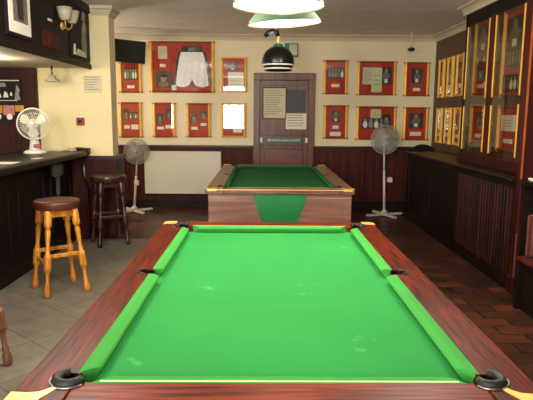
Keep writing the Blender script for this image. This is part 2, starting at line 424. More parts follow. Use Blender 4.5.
while x < 0.24:
    wv = random.uniform(0.012, 0.022); h = random.uniform(0.012, 0.022); b.box((x, -0.0535, 1.07), (x + wv * 0.7, -0.052, 1.07 + h)); x += wv + 0.006
b.build('door_sign', parent=d)
b = mb('white_plastic'); b.box((-0.375, -0.06, 1.04), (-0.335, -0.045, 1.12), bev=0.006); b.build('door_plate', parent=d)
b = mb('white_plastic'); b.box((0.335, -0.06, 1.04), (0.375, -0.045, 1.12), bev=0.006); b.build('door_plate', parent=d)
def flat(name, label, cat, cx, y, z0, wd, h, m, rz=0, group=None, lines=None, border=None, lm='grey_print'):
    t = thing(name, label, cat, (cx, y, z0), rz, group)
    b = mb(m); b.box((-wd / 2, -0.004, 0), (wd / 2, 0, h)); b.build('sheet', parent=t)
    if border:
        q = mb(border); e = 0.014
        for lo, hi in (((-wd / 2 - e, -e), (wd / 2 + e, 0)), ((-wd / 2 - e, h), (wd / 2 + e, h + e)), ((-wd / 2 - e, 0), (-wd / 2, h)), ((wd / 2, 0), (wd / 2 + e, h))):
            q.box((lo[0], -0.01, lo[1]), (hi[0], 0, hi[1]))
        q.build('border', parent=t)
    if lines:
        q = mb('grey_paper'); random.seed(lines)
        for k in range(lines):
            z = h * (0.92 - 0.84 * k / lines); q.box((-wd * 0.42, -0.005, z - h * 0.25 / lines), (wd * (random.uniform(0.1, 0.42)), -0.004, z))
        q.build('printing', parent=t)
    return t
M['grey_print'] = M['grey_paper']
flat('notice', 'cream notice in a dark border, upper left on the door', 'notice', 0.19, 8.765, 1.42, 0.345, 0.46, 'cream_paper', lines=11, border='black_matt')
flat('notice', 'dark slate-coloured board, upper right on the door', 'board', 0.525, 8.765, 1.51, 0.30, 0.35, 'slate')
flat('notice', 'white printed sheet on the door below the dark board', 'notice', 0.53, 8.765, 1.25, 0.32, 0.245, 'paper', lines=5)

# ------------------------------------------------------------ framed memorabilia
def picture(parent, x, z, wd, h, kind, y=-0.012):
    """a print or a painted glare patch on the mount: kind says what it shows"""
    if kind == 'plaque':
        mb('paper').box((x - wd / 2, y - 0.003, z - h / 2), (x + wd / 2, y, z + h / 2)).build('plaque', parent=parent); return
    b = mb({'white': 'paper', 'green': 'green_print_glare', 'cream': 'cream_paper'}.get(kind, 'photo_dark'))
    b.box((x - wd / 2, y - 0.002, z - h / 2), (x + wd / 2, y, z + h / 2))
    def blob(cx, cz, rx, rz, m, k=10):
        b.use(m); b.poly([(cx + rx * math.cos(2 * math.pi * i / k), y - 0.0035 - 0.0004 * len(b.mats), cz + rz * math.sin(2 * math.pi * i / k)) for i in range(k)])
    if kind == 'portrait':
        blob(x, z - h * 0.28, wd * 0.34, h * 0.2, 'photo_mid'); blob(x, z + h * 0.06, wd * 0.2, h * 0.2, 'skin_print'); blob(x, z + h * 0.2, wd * 0.2, h * 0.08, 'photo_dark')
    elif kind == 'fighter':
        b.use('photo_mid'); b.poly([(x - wd * .32, y - .004, z - h * .1), (x - wd * .12, y - .004, z - h * .45), (x + wd * .12, y - .004, z - h * .45), (x + wd * .34, y - .004, z + h * .05), (x + wd * .18, y - .004, z + h * .15), (x - wd * .2, y - .004, z + h * .18)])
        blob(x, z + h * 0.27, wd * 0.14, h * 0.15, 'grey_paper')
        b.use('paper'); b.poly([(x - wd * .14, y - .006, z - h * .42), (x + wd * .14, y - .006, z - h * .42), (x + wd * .12, y - .006, z - h * .2), (x - wd * .12, y - .006, z - h * .2)])
    elif kind == 'group':
        random.seed(int(x * 100) + int(z * 100))
        for i in range(5):
            cx = x - wd * .38 + wd * .19 * i; blob(cx, z - h * .12, wd * .08, h * .3, random.choice(['grey_paper', 'photo_mid', 'paper'])); blob(cx, z + h * .26, wd * .05, h * .1, 'skin_print')
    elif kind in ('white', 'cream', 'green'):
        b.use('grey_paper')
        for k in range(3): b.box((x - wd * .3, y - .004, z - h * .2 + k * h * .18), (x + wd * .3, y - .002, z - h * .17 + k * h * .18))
    b.build('picture', parent=parent)
def frame(label, cx, z0, wd, h, items, loc=None, rz=0, group='red mounted frames on the wall', allgold=False, ft=0.026, glazed=True):
    t = thing('picture_frame', label, 'picture frame', loc or (cx, 8.8, z0), rz, group)
    b = mb('gold'); s = ft; sv = ft * 1.4
    sv_sec = [(-.006, 0), (sv, 0), (sv, -0.018), (sv * .6, -0.036), (sv * .2, -0.030), (-.006, -0.014)]
    sec = [(0, 0), (s, 0), (s, -0.018), (s * .6, -0.034), (s * .2, -0.028), (0, -0.012)]
    # side mouldings along Z, top and bottom along X, mitred by overlap
    for sx in (-1, 1):
        b.use('gold').prism([(sx * (wd / 2 - p[0]), p[1]) for p in sv_sec], 0, h)
    for z, sg in ((0, 1), (h, -1)):
        b.use('gold' if allgold else 'copper').prism([(p[1] * 1.02, z + sg * p[0]) for p in sec], -wd / 2 - (0 if allgold else .012), wd / 2 + (0 if allgold else .012), 'X')
    b.build('moulding', parent=t)
    mb('mat_red').box((-wd / 2 + s * .9, -0.012, s * .9), (wd / 2 - s * .9, 0, h - s * .9)).build('mount', parent=t)
    for k, it in enumerate(items): picture(t, it[0] * wd, it[1] * h, it[2] * wd, it[3] * h, it[4], -0.012 - 0.002 * k)
    if glazed: mb('clear').box((-wd / 2 + s * .9, -0.022, s * .9), (wd / 2 - s * .9, -0.020, h - s * .9)).build('glazing', parent=t)
    return t
G = 'red mounted frames on the back wall'
frame('gold framed red display below the wall television, upper row far left', -2.038, 1.793, .334, .468, [(0, .62, .62, .4, 'group'), (0, .2, .34, .09, 'plaque')], group=G)
frame('gold framed red display behind the standing fan, lower row far left', -2.054, 1.105, .343, .548, [(-.2, .66, .24, .3, 'portrait'), (.15, .62, .4, .2, 'group'), (-.18, .3, .26, .1, 'plaque'), (.18, .3, .34, .14, 'plaque')], group=G)
frame('gold framed red display with two small photos, directly under the boxing shorts frame', -1.53, 1.108, .349, .541, [(-.2, .55, .3, .28, 'portrait'), (.2, .66, .26, .34, 'portrait'), (-.18, .27, .32, .08, 'plaque'), (.2, .31, .32, .1, 'plaque')], group=G)
frame('gold framed red display with two photos, right of the one under the boxing shorts', -.994, 1.112, .377, .533, [(-.2, .56, .28, .3, 'portrait'), (.2, .66, .3, .22, 'portrait'), (-.18, .27, .26, .08, 'plaque'), (.2, .38, .24, .08, 'plaque')], group=G)
frame('all gold frame with white window glare painted in, upper row left of the door', -.44, 1.812, .401, .535, [(.07, .33, .6, .5, 'white'), (-.05, .74, .42, .22, 'fighter')], group=G, allgold=True)  # the white sheet paints a window reflection on the glass
frame('all gold frame with white window glare painted over red, lower row left of the door', -.448, 1.115, .391, .533, [(0, .64, .72, .52, 'white'), (.16, .2, .36, .1, 'plaque')], group=G, allgold=True)  # the large white sheet imitates the window mirrored in the glazing
frame('narrow red frame with wide group photo, upper row just right of door', 1.136, 1.793, .371, .522, [(0, .62, .7, .32, 'group'), (0, .26, .34, .09, 'plaque')], group=G)
frame('wide red frame with pale green glare painted between photos, upper row right of door', 1.775, 1.782, .595, .521, [(-.22, .57, .3, .5, 'cream'), (.24, .58, .3, .5, 'fighter'), (.0, .45, .27, .72, 'green')], group=G)  # the green sheet is a reflection on the glass painted as content
frame('narrow red frame with a single dark portrait, upper row by the right corner', 2.398, 1.772, .384, .522, [(0, .6, .42, .44, 'fighter'), (0, .2, .28, .09, 'plaque')], group=G)
frame('narrow red frame with portrait above two plaques, lower row right of door', 1.154, 1.103, .375, .526, [(0, .68, .36, .36, 'fighter'), (0, .35, .26, .1, 'plaque'), (0, .15, .46, .12, 'plaque')], group=G)
frame('wide red frame partly hidden by the fan head, lower row right of door', 1.792, 1.09, .619, .525, [(0, .5, .74, .34, 'group'), (-.02, .78, .27, .26, 'green'), (.25, .62, .2, .3, 'portrait')], group=G)  # the green patch carries on the painted glare of the frame above
frame('narrow red frame with boxer photo and white plaque, lower row by right corner', 2.415, 1.087, .388, .52, [(0, .6, .56, .44, 'fighter'), (0, .2, .46, .12, 'plaque')], group=G)
# large frame with the boxing shorts
bg = frame('large red frame displaying silver boxing shorts with black waistband', -1.24, 1.80, .991, .777,
           [(-.30, .78, .14, .24, 'cream'), (-.30, .53, .09, .06, 'plaque'), (-.29, .26, .24, .32, 'portrait'), (-.13, .1, .07, .1, 'white')], group=G, ft=.03, glazed=False)  # the small white sheet paints a window glint low in the frame
N = 13
b = mb('satin', True)
def shorts_pt(u, v):  # u -1..1 across, v 0 top..1 hem
    half = .115 + .19 * v ** .38
    x = .155 + u * half; z = .685 - v * .58 + (0.02 * math.cos(u * 6.3) * v) + max(0, 1 - abs(u) / .14) * .075 * v ** 6
    yy = -.016 - .02 * (1 - u * u) - .006 * math.sin(u * 17 + v * 5) * (0.3 + v)
    return (x, yy, z)
grid = [[b.bm.verts.new(shorts_pt(-1 + 2 * i / 24, .12 + .88 * j / 12)) for i in range(25)] for j in range(13)]
for j in range(12):
    for i in range(24):
        b.use('satin_black' if i in (0, 1, 22, 23) else 'satin'); b.face([grid[j][i], grid[j][i + 1], grid[j + 1][i + 1], grid[j + 1][i]])
b.use('satin_black')
g2 = [[b.bm.verts.new((.155 + (-1 + 2 * i / 12) * (.145 + .035 * j), -.02 - .02 * (1 - (-1 + 2 * i / 12) ** 2), .70 - j * .085)) for i in range(13)] for j in range(2)]
for i in range(12): b.face([g2[0][i], g2[0][i + 1], g2[1][i + 1], g2[1][i]])
b.use('grey_paper').box((.105, -.046, .635), (.205, -.041, .675))
sh = b.build('boxing_shorts', parent=bg)
mb('clear').box((-.467, -.058, .028), (.467, -.056, .749)).build('glazing', parent=bg)

# small frames on the brown right-hand wall
G2 = 'gold framed pictures on the brown right wall'
cols = [(8.42, .24, 'farthest column by the corner'), (8.03, .24, 'middle column'), (7.62, .30, 'nearest column beside the cabinet')]
for i, (y, wd, txt) in enumerate(cols):
    frame('tall gold frame on the brown wall, upper row, ' + txt, 0, 0, wd, .56, [(0, .62, .6, .36, 'portrait' if i != 1 else 'fighter'), (0, .25, .4, .1, 'plaque')], loc=(2.68, y, 1.74), rz=-90, group=G2, allgold=True, ft=.035)
    frame('tall gold frame on the brown wall, lower row, ' + txt, 0, 0, wd, .52, [(0, .6, .6, .4, 'fighter' if i != 1 else 'cream'), (0, .25, .4, .1, 'plaque')], loc=(2.68, y, 1.07), rz=-90, group=G2, allgold=True, ft=.035)

# ------------------------------------------------------------ ledge, slatted panel, cabinet and post on the right
t = thing('wall_ledge', 'dark wooden ledge unit along the right wall with slatted red front', 'ledge', (2.12, 4.6, 0))
b = mb('black_wood'); b.box((0, 1.35, 0), (XR - 2.12, 3.38, .93)); b.box((0.03, 0, 0), (XR - 2.12, 1.35, .93))
b.build('carcass', parent=t)
b = mb('bar_top'); b.box((-.05, -.02, .93), (XR - 2.12, 3.42, .962), bev=.008); b.build('worktop', parent=t)
b = mb('black_wood'); b.box((-.015, 1.35, .0), (0, 3.38, .14)); b.box((-.015, 1.44, .84), (0, 3.29, .93)); b.box((-.015, 1.35, .14), (0, 1.44, .93)); b.box((-.015, 3.29, .14), (0, 3.38, .93)); b.box((-.012, 2.3, .14), (0, 2.38, .84))
b.build('front_panel', parent=t)
b = mb('slat')
n = 20
for k in range(n):
    y = .03 + k * 1.30 / n
    b.box((-.012, y, .12), (.03, y + .030, .88), bev=.006)
b.use('black_wood').box((-.012, 0, 0), (.03, 1.35, .12)); b.box((-.012, 0, .88), (.03, 1.35, .93)); b.build('slatted_panel', parent=t)

t = thing('display_cabinet', 'tall glazed mahogany display cabinet standing on the right-hand ledge', 'cabinet', (2.3, 4.62, .963))
Lc, Hc, Dc = 1.86, 1.60, .37
b = mb('black_wood'); b.box((0, Lc - .06, 0), (Dc, Lc, Hc + .03)); b.box((0, 0, Hc - .09), (Dc, Lc, Hc + .03)); b.box((0, 0, 0), (.04, .05, Hc)); b.box((.0, 0, 0), (Dc, Lc, .03)); b.build('carcass', parent=t)
mb('cream_paper').box((Dc - .02, 0, .03), (Dc - .005, Lc - .06, Hc - .09)).build('back_board', parent=t)
mb('red_wood').box((-.02, 0, 0), (.02, Lc, .10), bev=.006).build('plinth', parent=t)
b = mb('dado'); b.box((.0, 1.04, .1), (.02, 1.17, Hc - .09)); b.box((.0, .05, .1), (.02, .40, Hc - .09)); b.build('mullion', parent=t)
for y0, y1 in ((.40, 1.04), (1.17, Lc - .06)):
    gd = mb('cab_glass').box((.006, y0, .1), (.012, y1, Hc - .09)).build('glass_door', parent=t)
    for z0, z1 in ((.14, .62), (.70, Hc - .11)):
        for y in (y0 + .012, y1 - .025): mb('gold').box((-.006, y, z0), (.004, y + .012, z1)).build('gilt_strip', parent=gd)
mb('mat_red').box((.03, .05, .03), (.07, Lc - .06, .10)).build('base_lining', parent=t)
G3 = 'gold framed displays inside the glazed cabinet'
def cabframe(label, yc, z0, wd, h, items): return frame(label, 0, 0, wd, h, items, loc=(2.374, yc, z0), rz=-90, group=G3, allgold=False, ft=.035, glazed=False)
mb('brown_paint').box((.075, .05, .03), (.09, Lc - .06, Hc - .09)).build('display_board', parent=t)
cabframe('tall gold sided frame in the glazed cabinet, upper left with dark photo over red', 6.10, 1.70, .46, .80, [(0, .74, .7, .34, 'fighter'), (0, .48, .7, .14, 'group'), (0, .28, .6, .22, 'portrait'), (0, .12, .4, .05, 'plaque')])
cabframe('gold sided red frame in the glazed cabinet, lower left with single portrait', 6.10, 1.15, .46, .46, [(0, .6, .44, .4, 'portrait'), (0, .24, .34, .09, 'plaque')])
cabframe('tall gold sided frame in the glazed cabinet, upper right nearest the post', 5.34, 1.66, .50, .82, [(0, .72, .7, .36, 'fighter'), (0, .44, .7, .2, 'group'), (0, .16, .8, .2, 'group')])
cabframe('gold sided red frame in the glazed cabinet, lower right with white certificate', 5.34, 1.13, .50, .45, [(0, .62, .7, .34, 'white'), (0, .24, .4, .09, 'plaque')])

t = thing('wooden_post', 'full height reddish mahogany post at the near end of the ledge', 'post', (2.15, 4.52, 0))
b = mb('red_wood'); b.box((-.045, -.05, 0), (.06, .05, ZC), bev=.008); b.box((-.06, -.06, 0), (.07, .06, .14), bev=.008); b.build('shaft', parent=t)
mb('copper').box((-.05, -.056, .97), (-.035, -.045, ZC - .1)).build('gilt_strip', parent=t)
mb('mid_stool').box((-.05, -.056, .0), (-.037, -.045, .52)).build('edge_strip', parent=t)

# bench right of the post
t = thing('bench', 'dark bench seat with patterned red side at the right edge', 'bench', (2.33, 3.5, 0))
b = mb('dado'); b.box((-.36, -.6, .38), (.34, .66, .41), bev=.006); b.use('black_wood').box((-.33, -.58, 0), (-.31, .6, .38)); b.box((-.31, .60, 0), (.28, .62, .38))
for y in (-.6, .60): b.box((-.36, y, 0), (-.30, y + .06, .36)); b.box((.28, y, 0), (.34, y + .06, .36))
b.build('frame', parent=t)
mb('leather', True).box((-.28, -.52, .41), (.2, .58, .48), bev=.02).build('seat', parent=t)
for y in (-.58, .58): mb('pattern').box((-.31, y, .41), (.2, y + .06, .74), bev=.015).build('arm_panel', parent=t)
mb('pattern').box((.2, -.58, .41), (.3, .64, 1.0), bev=.02).build('backrest', parent=t)
t = mb('white_plastic').box((2.15, 4.36, .965), (2.28, 4.44, .985), bev=.006).build('ashtray')
t.location = (0, 0, 0); tag(t, 'small white dish beside the mahogany post', 'dish')
t2 = mb('bar_top').box((2.1, 4.0, .93), (2.68, 4.46, .965), bev=.006).build('wall_shelf'); tag(t2, 'short dark shelf on the right wall near the mahogany post', 'shelf')
mb('black_wood').box((2.14, 4.44, 0), (2.68, 4.46, .93)).build('shelf_support', parent=t2)

# dark arched chair between ledge and back wall
t = thing('chair', 'dark chair with arched back tucked behind the ledge in the right corner', 'chair', (2.48, 8.42, 0))
b = mb('black_wood'); ar = [(-.17 + .0, .75)] + [(.17 * math.cos(R(a)) * -1, .93 + .11 * math.sin(R(a))) for a in range(0, 181, 15)] + [(.17, .75)]
b.prism(ar, .13, .155, 'Y'); b.build('backrest', parent=t)
mb('leather').box((-.19, -.2, .42), (.19, .17, .48), bev=.02).build('seat', parent=t)
for x in (-.17, .17):
    mb('black_wood').box((x - .018, -.19, 0), (x + .018, -.155, .42)).build('leg', parent=t)
    mb('black_wood').box((x - .018, .125, 0), (x + .018, .16, .95)).build('leg', parent=t)

# ------------------------------------------------------------ bar counter on the left
t = thing('bar_counter', 'long black wooden bar counter along the left side', 'bar counter', (-2.2, 2.6, 0))
b = mb('black_wood'); b.box((-.45, -3.2, 0), (0, 3.9, 1.01))
for k in range(9):
    y = -3.1 + k * .78
    for lo, hi in (((y, .2), (y + .62, .24)), ((y, .86), (y + .62, .9)), ((y, .24), (y + .04, .86)), ((y + .58, .24), (y + .62, .86))): b.box((0, lo[0], lo[1]), (.014, hi[0], hi[1]))
b.box((0, -3.2, 0), (.02, 3.9, .14)); b.build('counter_body', parent=t)
b = mb('bar_top'); b.box((-.52, -3.2, 1.01), (.18, 3.82, 1.05), bev=.012); b.box((.165, -3.2, .985), (.19, 3.82, 1.045), bev=.01); b.build('counter_top', parent=t)
b = mb('red_wood'); pr = [(.0, .0), (.17, .0), (.17, .60), (.12, .72), (.10, .85), (.13, .95), (.2, 1.02), (.2, 1.075), (.05, 1.085), (.0, 1.06)]
b.prism([(p[0], p[1]) for p in pr], 3.82, 3.90, 'Y'); b.build('end_bracket', parent=t)

def bar_item(o, l, c): return tag(o, l, c)
bar_item(mb('paper').box((-2.45, 6.28, 1.051), (-2.27, 6.44, 1.058)).build('bar_towel'), 'folded pale towel flat on the bar beyond the desk fan', 'towel')
bar_item(mb('paper').box((-2.27, 4.66, 1.05), (-2.10, 4.84, 1.053)).build('beer_mat'), 'pale paper mat flat on the bar near the left edge', 'mat')
b = mb('glass_shade', True); b.lathe([(.045, 0), (.05, .006), (.05, .03), (.042, .03), (.04, .01)], 20); o = b.build('ashtray', loc=(-2.15, 6.3, 1.051)); bar_item(o, 'small pale round ashtray near the far end of the bar', 'ashtray')
bar_item(mb('cream_paper').box((-2.16, 5.2, 1.05), (-2.08, 5.32, 1.054)).build('beer_mat'), 'small buff beer mat at the counter edge in front of the desk fan', 'mat')

# grey bag hanging at the bar front
t = thing('hanging_bag', 'grey cloth bag hanging on the bar front behind the pine stool', 'bag', (-2.12, 5.75, .62))
b = mb('grey_cloth', True)
rings = []
for z, hw, dp in [(.0, .03, .015), (.05, .04, .02), (.2, .035, .02), (.22, .125, .045), (.30, .125, .05), (.38, .10, .035), (.385, .03, .01)]:
    rings.append([b.bm.verts.new((dp * math.cos(a) * .9, hw * math.sin(a) * (1 + .05 * math.sin(a * 5)), z)) for a in [2 * math.pi * k / 20 for k in range(20)]])
for i in range(len(rings) - 1):
    for k in range(20): b.face([rings[i][k], rings[i][(k + 1) % 20], rings[i + 1][(k + 1) % 20], rings[i + 1][k]])
b.face(rings[0]); b.face(rings[-1]); b.build('bag_body', parent=t)
mb('grey_cloth').tube([(-.0, -.03, .37), (-.04, -.01, .385), (-.045, .01, .385), (0, .03, .37)], .005).build('strap', parent=t)

# desk fan on the bar
def fan_head(t, c, rad, blade, ring, nblades=3, wires=44, depth=.05, pitch=0, yaw=0, rr=.004, wr=.0011):
    """cage (rings and radial wires), blades and motor; faces -Y before rotation"""
    h = bpy.data.objects.new('fan_head', None)
    Tm = Matrix.Translation(c) @ Matrix.Rotation(R(yaw), 4, 'Z') @ Matrix.Rotation(R(pitch), 4, 'X')
    def P(a, r, y): return Tm @ Vector((r * math.cos(a), y, r * math.sin(a)))
    b = mb(ring, True)
    for y, r, q in ((-depth, rad * .30, wr * 1.5), (-depth * .85, rad * .7, wr * 1.2), (0, rad, rr), (depth * .85, rad * .7, wr * 1.2), (depth, rad * .3, wr * 1.5)):
        b.tube([P(2 * math.pi * k / 32, r, y) for k in range(32)], q, 5, True)
    b.smooth = False
    for k in range(wires):
        a = 2 * math.pi * k / wires
        for sg in (-1, 1): b.tube([P(a, rad * .12, sg * depth), P(a, rad * .55, sg * depth * .95), P(a, rad * .9, sg * depth * .55), P(a, rad, 0)], wr, 3)
    b.build('cage', parent=t)
    b = mb(blade, True)
    for k in range(nblades):
        a0 = 2 * math.pi * k / nblades + .5
        rows = []
        for i in range(6):
            r = rad * (.18 + .68 * i / 5); wdt = [.35, .55, .62, .6, .5, .32][i]
            rows.append([b.bm.verts.new(P(a0 + wdt * (j / 4 - .5) * 1.7, r, -.012 + .03 * (j / 4 - .5))) for j in range(5)])
        for i in range(5):
            for j in range(4): b.face([rows[i][j], rows[i + 1][j], rows[i + 1][j + 1], rows[i][j + 1]])
    b.build('blades', parent=t)
    b = mb(blade, True); T2 = Tm @ Matrix.Rotation(R(90), 4, 'X')
    b.lathe([(0.001, depth + .008), (rad * .13, depth + .006), (rad * .16, depth - .004), (rad * .16, depth * .5)], 18, T2); b.build('hub_cap', parent=t)
    b = mb(blade, True); b.lathe([(rad * .2, -.02), (rad * .26, -.05), (rad * .24, -.12), (rad * .1, -.14)], 18, T2); b.build('motor', parent=t)
fx, fy = -2.42, 5.95
t = thing('desk_fan', 'white desk fan with clear cage standing on the black bar', 'fan', (fx, fy, 1.05), 10)
fan_head(t, (.01, -.07, .312), .160, 'white_blade', 'white_plastic', 3, 40, .05, rr=.008, wr=.0016)
b = mb('white_plastic', True)
b.lathe([(.115, 0), (.118, .012), (.10, .028), (.05, .04), (.001, .042)], 28); b.build('base', parent=t)
mb('white_plastic', True).along((0, 0, .03), (0, 0, .31), [(.06, 0), (.052, .2), (.034, .6), (.03, 1)], 16).build('stem', parent=t)
mb('red_switch').box((.0, -.07, .06), (.07, -.05, .1), bev=.004).build('control_panel', parent=t)

# ------------------------------------------------------------ stools
def stool(label, loc, rz, wd, seat_m, H=.77, splay=.165, top=.105, seat_r=.185, group='turned wooden bar stools'):
    t = thing('bar_stool', label, 'stool', loc, rz, group)
    b = mb(seat_m, True); b.lathe([(.001, H), (seat_r * .8, H), (seat_r * .95, H - .003), (seat_r, H - .012), (seat_r * .985, H - .03), (seat_r * .975, H - .062), (seat_r * .95, H - .07), (.001, H - .07)], 36, cap=False); b.build('seat', parent=t)
    zt = H - .07
    b = mb(wd)
    for a in range(4):
        Tr = Matrix.Rotation(R(90 * a), 4, 'Z'); b.box((-top, top - .015, zt - .06), (top, top + .012, zt), Tr, bev=.004)
    b.build('apron', parent=t)
    for sx, sy in ((-1, -1), (1, -1), (1, 1), (-1, 1)):
        p1 = Vector((sx * top, sy * top, zt)); p0 = Vector((sx * splay, sy * splay, 0))
        b = mb(wd, True)
        prof = [(.016, 0), (.024, .01), (.027, .05), (.026, .09), (.018, .12), (.022, .15), (.014, .18), (.017, .28), (.020, .30), (.029, .31), (.030, .34), (.030, .46), (.029, .49), (.018, .50), (.022, .53), (.014, .56), (.019, .66), (.023, .76), (.016, .80), (.029, .81), (.031, .84), (.029, .99), (.027, 1)]
        b.along(p0, p1, prof, 14); b.build('leg', parent=t)
    for (z, pair) in ((.30, 0), (.27, 0), (.36, 1), (.33, 1)):
        pass
    for a in range(4):
        z = .27 if a % 2 else .33
        s = splay + (top - splay) * (z / zt)
        Tr = Matrix.Rotation(R(90 * a), 4, 'Z')
        b = mb(wd); b.box((-s, s - .011, z - .016), (s, s + .011, z + .016), Tr, bev=.004); b.build('stretcher', parent=t)
    return t
s0 = stool('honey pine bar stool with round brown seat in front of the bar', (-1.69, 4.53, .004), 38, 'stool_wood', 'stool_seat')
stool('dark wooden bar stool at the far end of the bar by the pillar', (-1.73, 6.22, .004), 30, 'dark_stool', 'dark_stool', .79, .16, .11, .20)
stool('brown wooden bar stool beside the near pool table, one leg in view', (-1.72, 3.10, .004), 45, 'mid_stool', 'stool_seat')

# ------------------------------------------------------------ pool tables
def pool_table(label, cx, cy, cloth, L=.9725, OW=.635, wd=''):
    t = thing('pool_table', label, 'pool table', (cx, cy, 0), 0, 'pool tables')
    W, H = .505, .82; OL = L + .125; EX, EY = OW - .635, L - .9725
    PK = [(sx * .522, sy * (L - .008), .036) for sx in (-1, 1) for sy in (-1, 1)] + [(sx * .530, 0, .032) for sx in (-1, 1)]
    # body
    b = mb('body'); b.box((-OW + .022, -OL + .022, .20), (OW - .022, OL - .022, .744), bev=.006)
    for sg in (-1, 1):
        y0, y1 = sorted((sg * (OL - .022), sg * (L + .035))); b.box((-OW + .022, y0, .744), (OW - .022, y1, .775))
        x0, x1 = sorted((sg * (OW - .022), sg * (W + .035))); b.box((x0, -L - .035, .744), (x1, L + .035, .775))
    body = b.build('cabinet', parent=t)
    for sg in (-1, 1):
        y = sg * (OL - .022)
        q = mb('green_panel'); q.prism([(-.245, .775), (.245, .775), (.09, .30), (-.09, .30)], y + (-.006 if sg < 0 else 0), y + (.0 if sg < 0 else .006), 'Y'); q.build('green_panel', parent=body)
    for sx in (-1, 1):
        for sy in (-1, 1):
            q = mb('black'); q.box((sx * (OW - .14) - .05, sy * (OL - .2) - .05, 0), (sx * (OW - .14) + .05, sy * (OL - .2) + .05, .2), bev=.01); q.build('leg', parent=t)
    # bed
    b = mb(cloth); b.box((-W - .03, -L - .03, .745), (W + .03, L + .03, .785)); bed = b.build('bed', parent=t); cut(bed, PK)
    # rails
    for sx in (-1, 1):
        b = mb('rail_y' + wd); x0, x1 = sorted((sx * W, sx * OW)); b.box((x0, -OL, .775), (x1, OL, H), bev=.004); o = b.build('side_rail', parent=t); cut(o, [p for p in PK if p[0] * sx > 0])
    for sy in (-1, 1):
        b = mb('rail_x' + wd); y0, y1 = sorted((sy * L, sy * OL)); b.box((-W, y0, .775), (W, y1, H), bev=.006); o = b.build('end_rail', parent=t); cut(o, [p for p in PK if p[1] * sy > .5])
        mb('cream_strip').box((-.445, sy * L - .003, H - .02), (.445, sy * L + .003, H + .0015)).build('edging_strip', parent=t)
        mb('brass').box((-OW + .06, sy * (OL) - .002, H - .009), (OW - .06, sy * OL + .002, H - .002)).build('brass_trim', parent=t)
    # cushions (profile: back top, nose, undercut)
    prof = [(-.008, H + .0008), (.015, H + .0015), (.034, H - .003), (.038, H - .009), (.034, H - .017), (.022, .787), (-.004, .787)]
    def cushion(p, q, n, e0, e1):
        b = mb(cloth + '_cushion', False); p = Vector(p); q = Vector(q); n = Vector(n); d = (q - p).normalized()
        A = [b.bm.verts.new(p + n * a + d * (a * e0) + Vector((0, 0, z))) for a, z in prof]
        B = [b.bm.verts.new(q + n * a - d * (a * e1) + Vector((0, 0, z))) for a, z in prof]
        b.face(A); b.face(B[::-1])
        for i in range(len(prof)): b.face([A[i], A[(i + 1) % len(prof)], B[(i + 1) % len(prof)], B[i]])
        b.build('cushion', parent=t)
    for sx in (-1, 1):
        cushion((sx * W, -L + .05, 0), (sx * W, -.04, 0), (-sx, 0, 0), 1.0, .25)
        cushion((sx * W, .04, 0), (sx * W, L - .05, 0), (-sx, 0, 0), .25, 1.0)
    for sy in (-1, 1): cushion((-W + .05, sy * L, 0), (W - .05, sy * L, 0), (0, -sy, 0), 1.0, 1.0)
    # pockets: moulded cup with a raised collar round the rail side
    for i, (x, y, r) in enumerate(PK):
        b = mb('black', True)
        b.lathe([(r - .001, H - .004), (r - .002, .74), (r * .7, .72), (.001, .715)], 28, T(x, y, 0), cap=False)
        b.build('pocket', parent=t)
        out = math.atan2((y if i < 4 else 0) * 1.0, x * (1.9 if i < 4 else 1))
        span = R(118 if i < 4 else 85)
        b = mb('rubber', True)
        pts = [(x + (r + (-.004 if i < 4 else .004)) * math.cos(out + a), y + (r + (-.004 if i < 4 else .004)) * math.sin(out + a), H + (.004 if i < 4 else .001)) for a in [-span + 2 * span * k / 18 for k in range(19)]]
        b.tube(pts, (.013 if i < 4 else .005), 8); 
        b.build('pocket_rim', parent=t)
        if i < 4:
            b = mb('chrome', True)
            b.tube([(x + (r + .012) * math.cos(out + a), y + (r + .012) * math.sin(out + a), H + .001) for a in [-span * .85 + 2 * span * .85 * k / 18 for k in range(19)]], .003, 6); b.build('chrome_edge', parent=t)
    for sx in (-1, 1):
        for sy in (-1, 1):
            pts = [(.545, .996), (.558, 1.016), (.575, 1.030), (.600, 1.034), (.639, 1.030), (.639, 1.075), (.630, 1.092), (.613, 1.1015), (.566, 1.1015), (.566, 1.085), (.560, 1.060), (.548, 1.035), (.534, 1.002)]
            pts = [(sx * (p[0] + EX * (p[0] > .57)), sy * (p[1] + EY)) for p in pts]
            mb('brass').prism(pts, .803, H + .0025).build('corner_cap', parent=t)
    return t
pool_table('near pool table with bright green cloth and red mahogany rails', .048, 2.265, 'baize')
pool_table('second pool table behind the near one, green panel on its end', .163, 6.10, 'baize2', 1.10, .663, '_tan')

